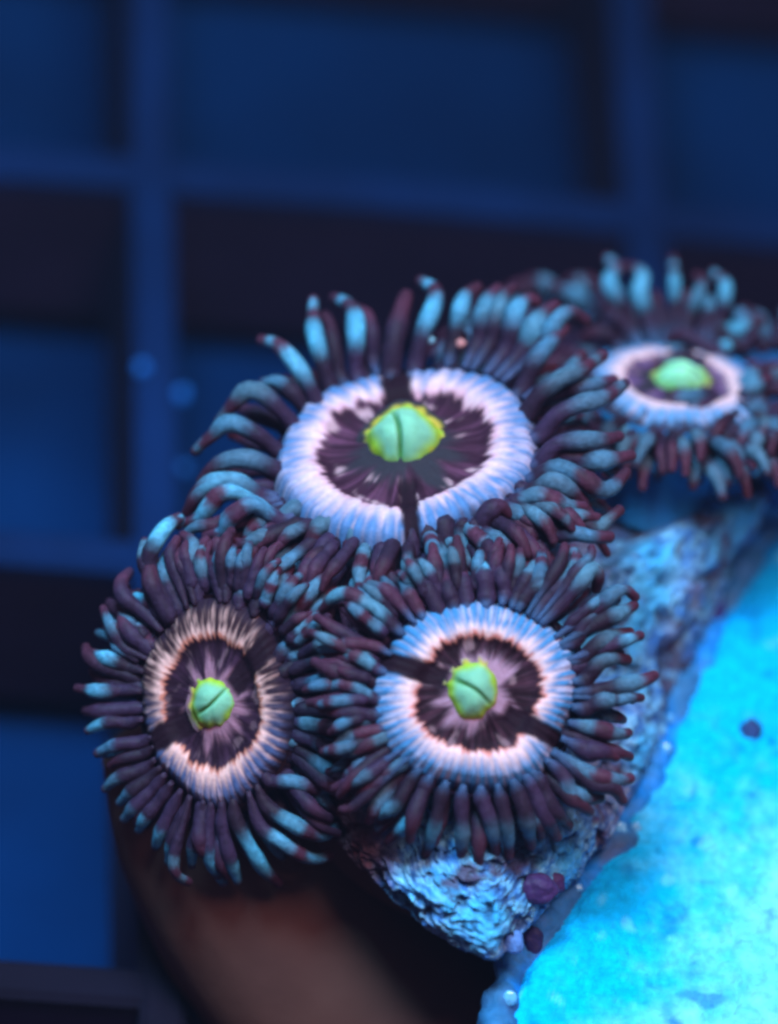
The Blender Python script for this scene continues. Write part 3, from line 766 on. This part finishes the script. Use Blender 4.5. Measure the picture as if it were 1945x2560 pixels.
for x, y, r, lab in [(1551, 2072, 17, 'larger glassy bead of a pair on the rim below the rock'), (1590, 2070, 14, 'smaller glassy bead beside its larger twin below the rock'),
                     (1447, 2220, 10, 'tiny bright bead on the rim right of the purple patch'), (1676, 1797, 9, 'tiny cyan bead on the rim right of the round polyp'),
                     (1666, 1870, 12, 'pale bead on the rim a little above the bead pair'), (1276, 2496, 17, 'pale bead at the bottom end of the plug rim')]:
    blob('bead', x, y, zr(x, y) + .02, r, r * 1.1, col(120, 205, 240), 'bead', lab, 'bead', GB, .25)

# brown tissue under the polyps
T1 = np.array([.105, .042, .034]); T2 = np.array([.085, .034, .030]); T3 = np.array([.095, .033, .042]); T4 = np.array([.12, .045, .05])
def tissue(name, path, rads, ca, cb, label, sd):
    n = 60
    pts, L = spline([P(*q) for q in path], n)
    xs = np.linspace(0, 1, len(rads)); rr = [float(np.interp(i / (n - 1), xs, rads)) / SRC for i in range(n)]
    vs, fs = tube(pts, rr, 40); cl = []; out = []
    for i, v in enumerate(vs):
        c_ = pts[i // 40]; k = i % 40; th = 2 * math.pi * k / 40; t = (i // 40) / (n - 1)
        q = .05 * nz(math.cos(th) * 2.2 + sd, math.sin(th) * 2.2, t * 2) + .03 * nz(math.cos(th) * 6 + sd, math.sin(th) * 6, t * 1.5)
        out.append(v + (v - c_) * q)
        f = .5 + .9 * nz(math.cos(th) * 1.6 + sd, math.sin(th) * 1.6, t * 2.5)
        c = mix(ca, cb, min(1, max(0, f))); c = mix(c, T3, ss(.55, .95, t) * .6)
        cl.append(c)
    o = mesh_obj(name, out, fs, cl, 'column_skin'); tag(o, label, 'coral tissue', 'fleshy coral tissue below the polyps'); return o
tissue('coral_tissue', [(500, 1850, -.15), (560, 2080, -.25), (720, 2340, -.34), (950, 2600, -.42), (1150, 2900, -.5)], [258, 282, 318, 370, 380], T1, T2,
       'smooth brown fleshy tissue curving down from the dim lower left polyp', 3.3)
tissue('coral_tissue', [(860, 1950, -.22), (980, 2200, -.42), (1080, 2450, -.66), (1150, 2750, -.8)], [210, 235, 220, 200], T2, T4,
       'very dark tissue in shade between the rock tip and brown tissue', 6.1)

# ------------------------------------------------------------------ rack and tank floor
PITCH = 1.5; TH = .125; HT = .62
zr0 = -2.2
anchor = P(332, 455, zr0)          # near left corner of one crossing
RB1 = col(5, 43, 90); RB2 = col(3, 28, 64); RDK = col(46, 36, 62)  # RB: tops coloured as lit; RDK: shade put into the sides' colour
rack = thing('egg_crate_rack', 'blurred blue plastic egg crate grid rack behind the coral', 'rack', anchor - Vector((0, 0, HT)))
def slat(x0, x1, y0, y1, z0, z1, shaded=False):
    bv = .018
    n = 24; longx = (x1 - x0) > (y1 - y0)
    vs = []; fs = []; cl = []
    prof = [(0, 0), (1, 0), (1, .86), (1, 1 - bv / (z1 - z0)), (1 - .18, 1), (.18, 1), (0, 1 - bv / (z1 - z0)), (0, .86)]
    for i in range(n + 1):
        t = i / n
        for a, b in prof:
            if longx: v = Vector((mix(x0, x1, t), mix(y0, y1, a), mix(z0, z1, b)))
            else: v = Vector((mix(x0, x1, a), mix(y0, y1, t), mix(z0, z1, b)))
            if b > .5: v.z += .012 * nz(v.x * 2, v.y * 2, 3)
            v.x += .012 * nz(v.x * 1.1, v.y * 1.1, 8); v.y += .012 * nz(v.x * 1.3, v.y * 1.3, 5)
            vs.append(v); cl.append(mix(RB1, RB2, min(1, max(0, .5 + .7 * nz(v.x * 1.3, v.y * 1.3, v.z)))) if b > .9 and not shaded and v.y > ay - 1.55 * PITCH else RDK * (.3 if b > .9 else 1))  # tops of the near rows painted dark, as unlit
    m = len(prof)
    for i in range(n):
        for k in range(m):
            k2 = (k + 1) % m
            f = (i * m + k, i * m + k2, (i + 1) * m + k2, (i + 1) * m + k)
            fs.append(f if longx else f[::-1])
    fs.append(tuple(range(m))); fs.append(tuple(n * m + k for k in range(m)))
    return mesh_obj('slat', vs, fs, cl, 'rack_plastic', rack, smooth=False)
ax, ay, az = anchor
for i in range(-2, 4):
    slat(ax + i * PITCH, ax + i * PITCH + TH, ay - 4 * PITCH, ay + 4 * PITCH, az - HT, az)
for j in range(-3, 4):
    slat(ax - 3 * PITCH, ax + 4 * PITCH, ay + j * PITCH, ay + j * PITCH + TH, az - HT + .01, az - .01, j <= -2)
for x, y, r, lab in [(355, 920, 16, 'upper faint blue speck on the rack crossing left of the polyps'), (455, 985, 17, 'brightest faint blue speck left of the largest polyp'), (460, 1172, 14, 'lowest faint blue speck left of the largest polyp')]:
    z_ = -1.7
    blob('algae_speck', x, y, z_, r, r, col(20, 120, 210), 'crust', lab, 'speck', 'faint specks left of the largest polyp', .3)
fz = az - HT - .12
n = 40; vs = []; fs = []; cl = []
for j in range(n + 1):
    for i in range(n + 1):
        v = Vector((-12 + 24 * i / n, -12 + 30 * j / n, fz)); vs.append(v); cl.append(mix(col(0, 48, 94), col(0, 36, 78), .5 + .5 * nz(v.x * .8, v.y * .8)))
for j in range(n):
    for i in range(n): fs.append((j * (n + 1) + i, j * (n + 1) + i + 1, (j + 1) * (n + 1) + i + 1, (j + 1) * (n + 1) + i))
fl = mesh_obj('floor', vs, fs, cl, 'floor_glass'); fl['kind'] = 'structure'

# ------------------------------------------------------------------ water haze
def box(x0, x1, y0, y1, z0, z1):
    v = [(x, y, z) for z in (z0, z1) for y in (y0, y1) for x in (x0, x1)]
    f = [(0, 2, 3, 1), (4, 5, 7, 6), (0, 1, 5, 4), (2, 6, 7, 3), (0, 4, 6, 2), (1, 3, 7, 5)]
    return v, f
v_, f_ = box(-14, 14, -15, 20, fz - 1, 18.2)
me = bpy.data.meshes.new('haze'); me.from_pydata(v_, [], f_); me.update()
hz = bpy.data.objects.new('haze', me); COL.objects.link(hz); hz['kind'] = 'stuff'
m = bpy.data.materials.new('water_haze'); m.use_nodes = True; nt = m.node_tree
nt.nodes.remove(nt.nodes['Principled BSDF'])
pv = nt.nodes.new('ShaderNodeVolumePrincipled'); pv.inputs['Density'].default_value = .0017; pv.inputs['Color'].default_value = (.3, .55, 1, 1); pv.inputs['Anisotropy'].default_value = .2
nt.links.new(pv.outputs[0], nt.nodes['Material Output'].inputs['Volume'])
me.materials.append(m)
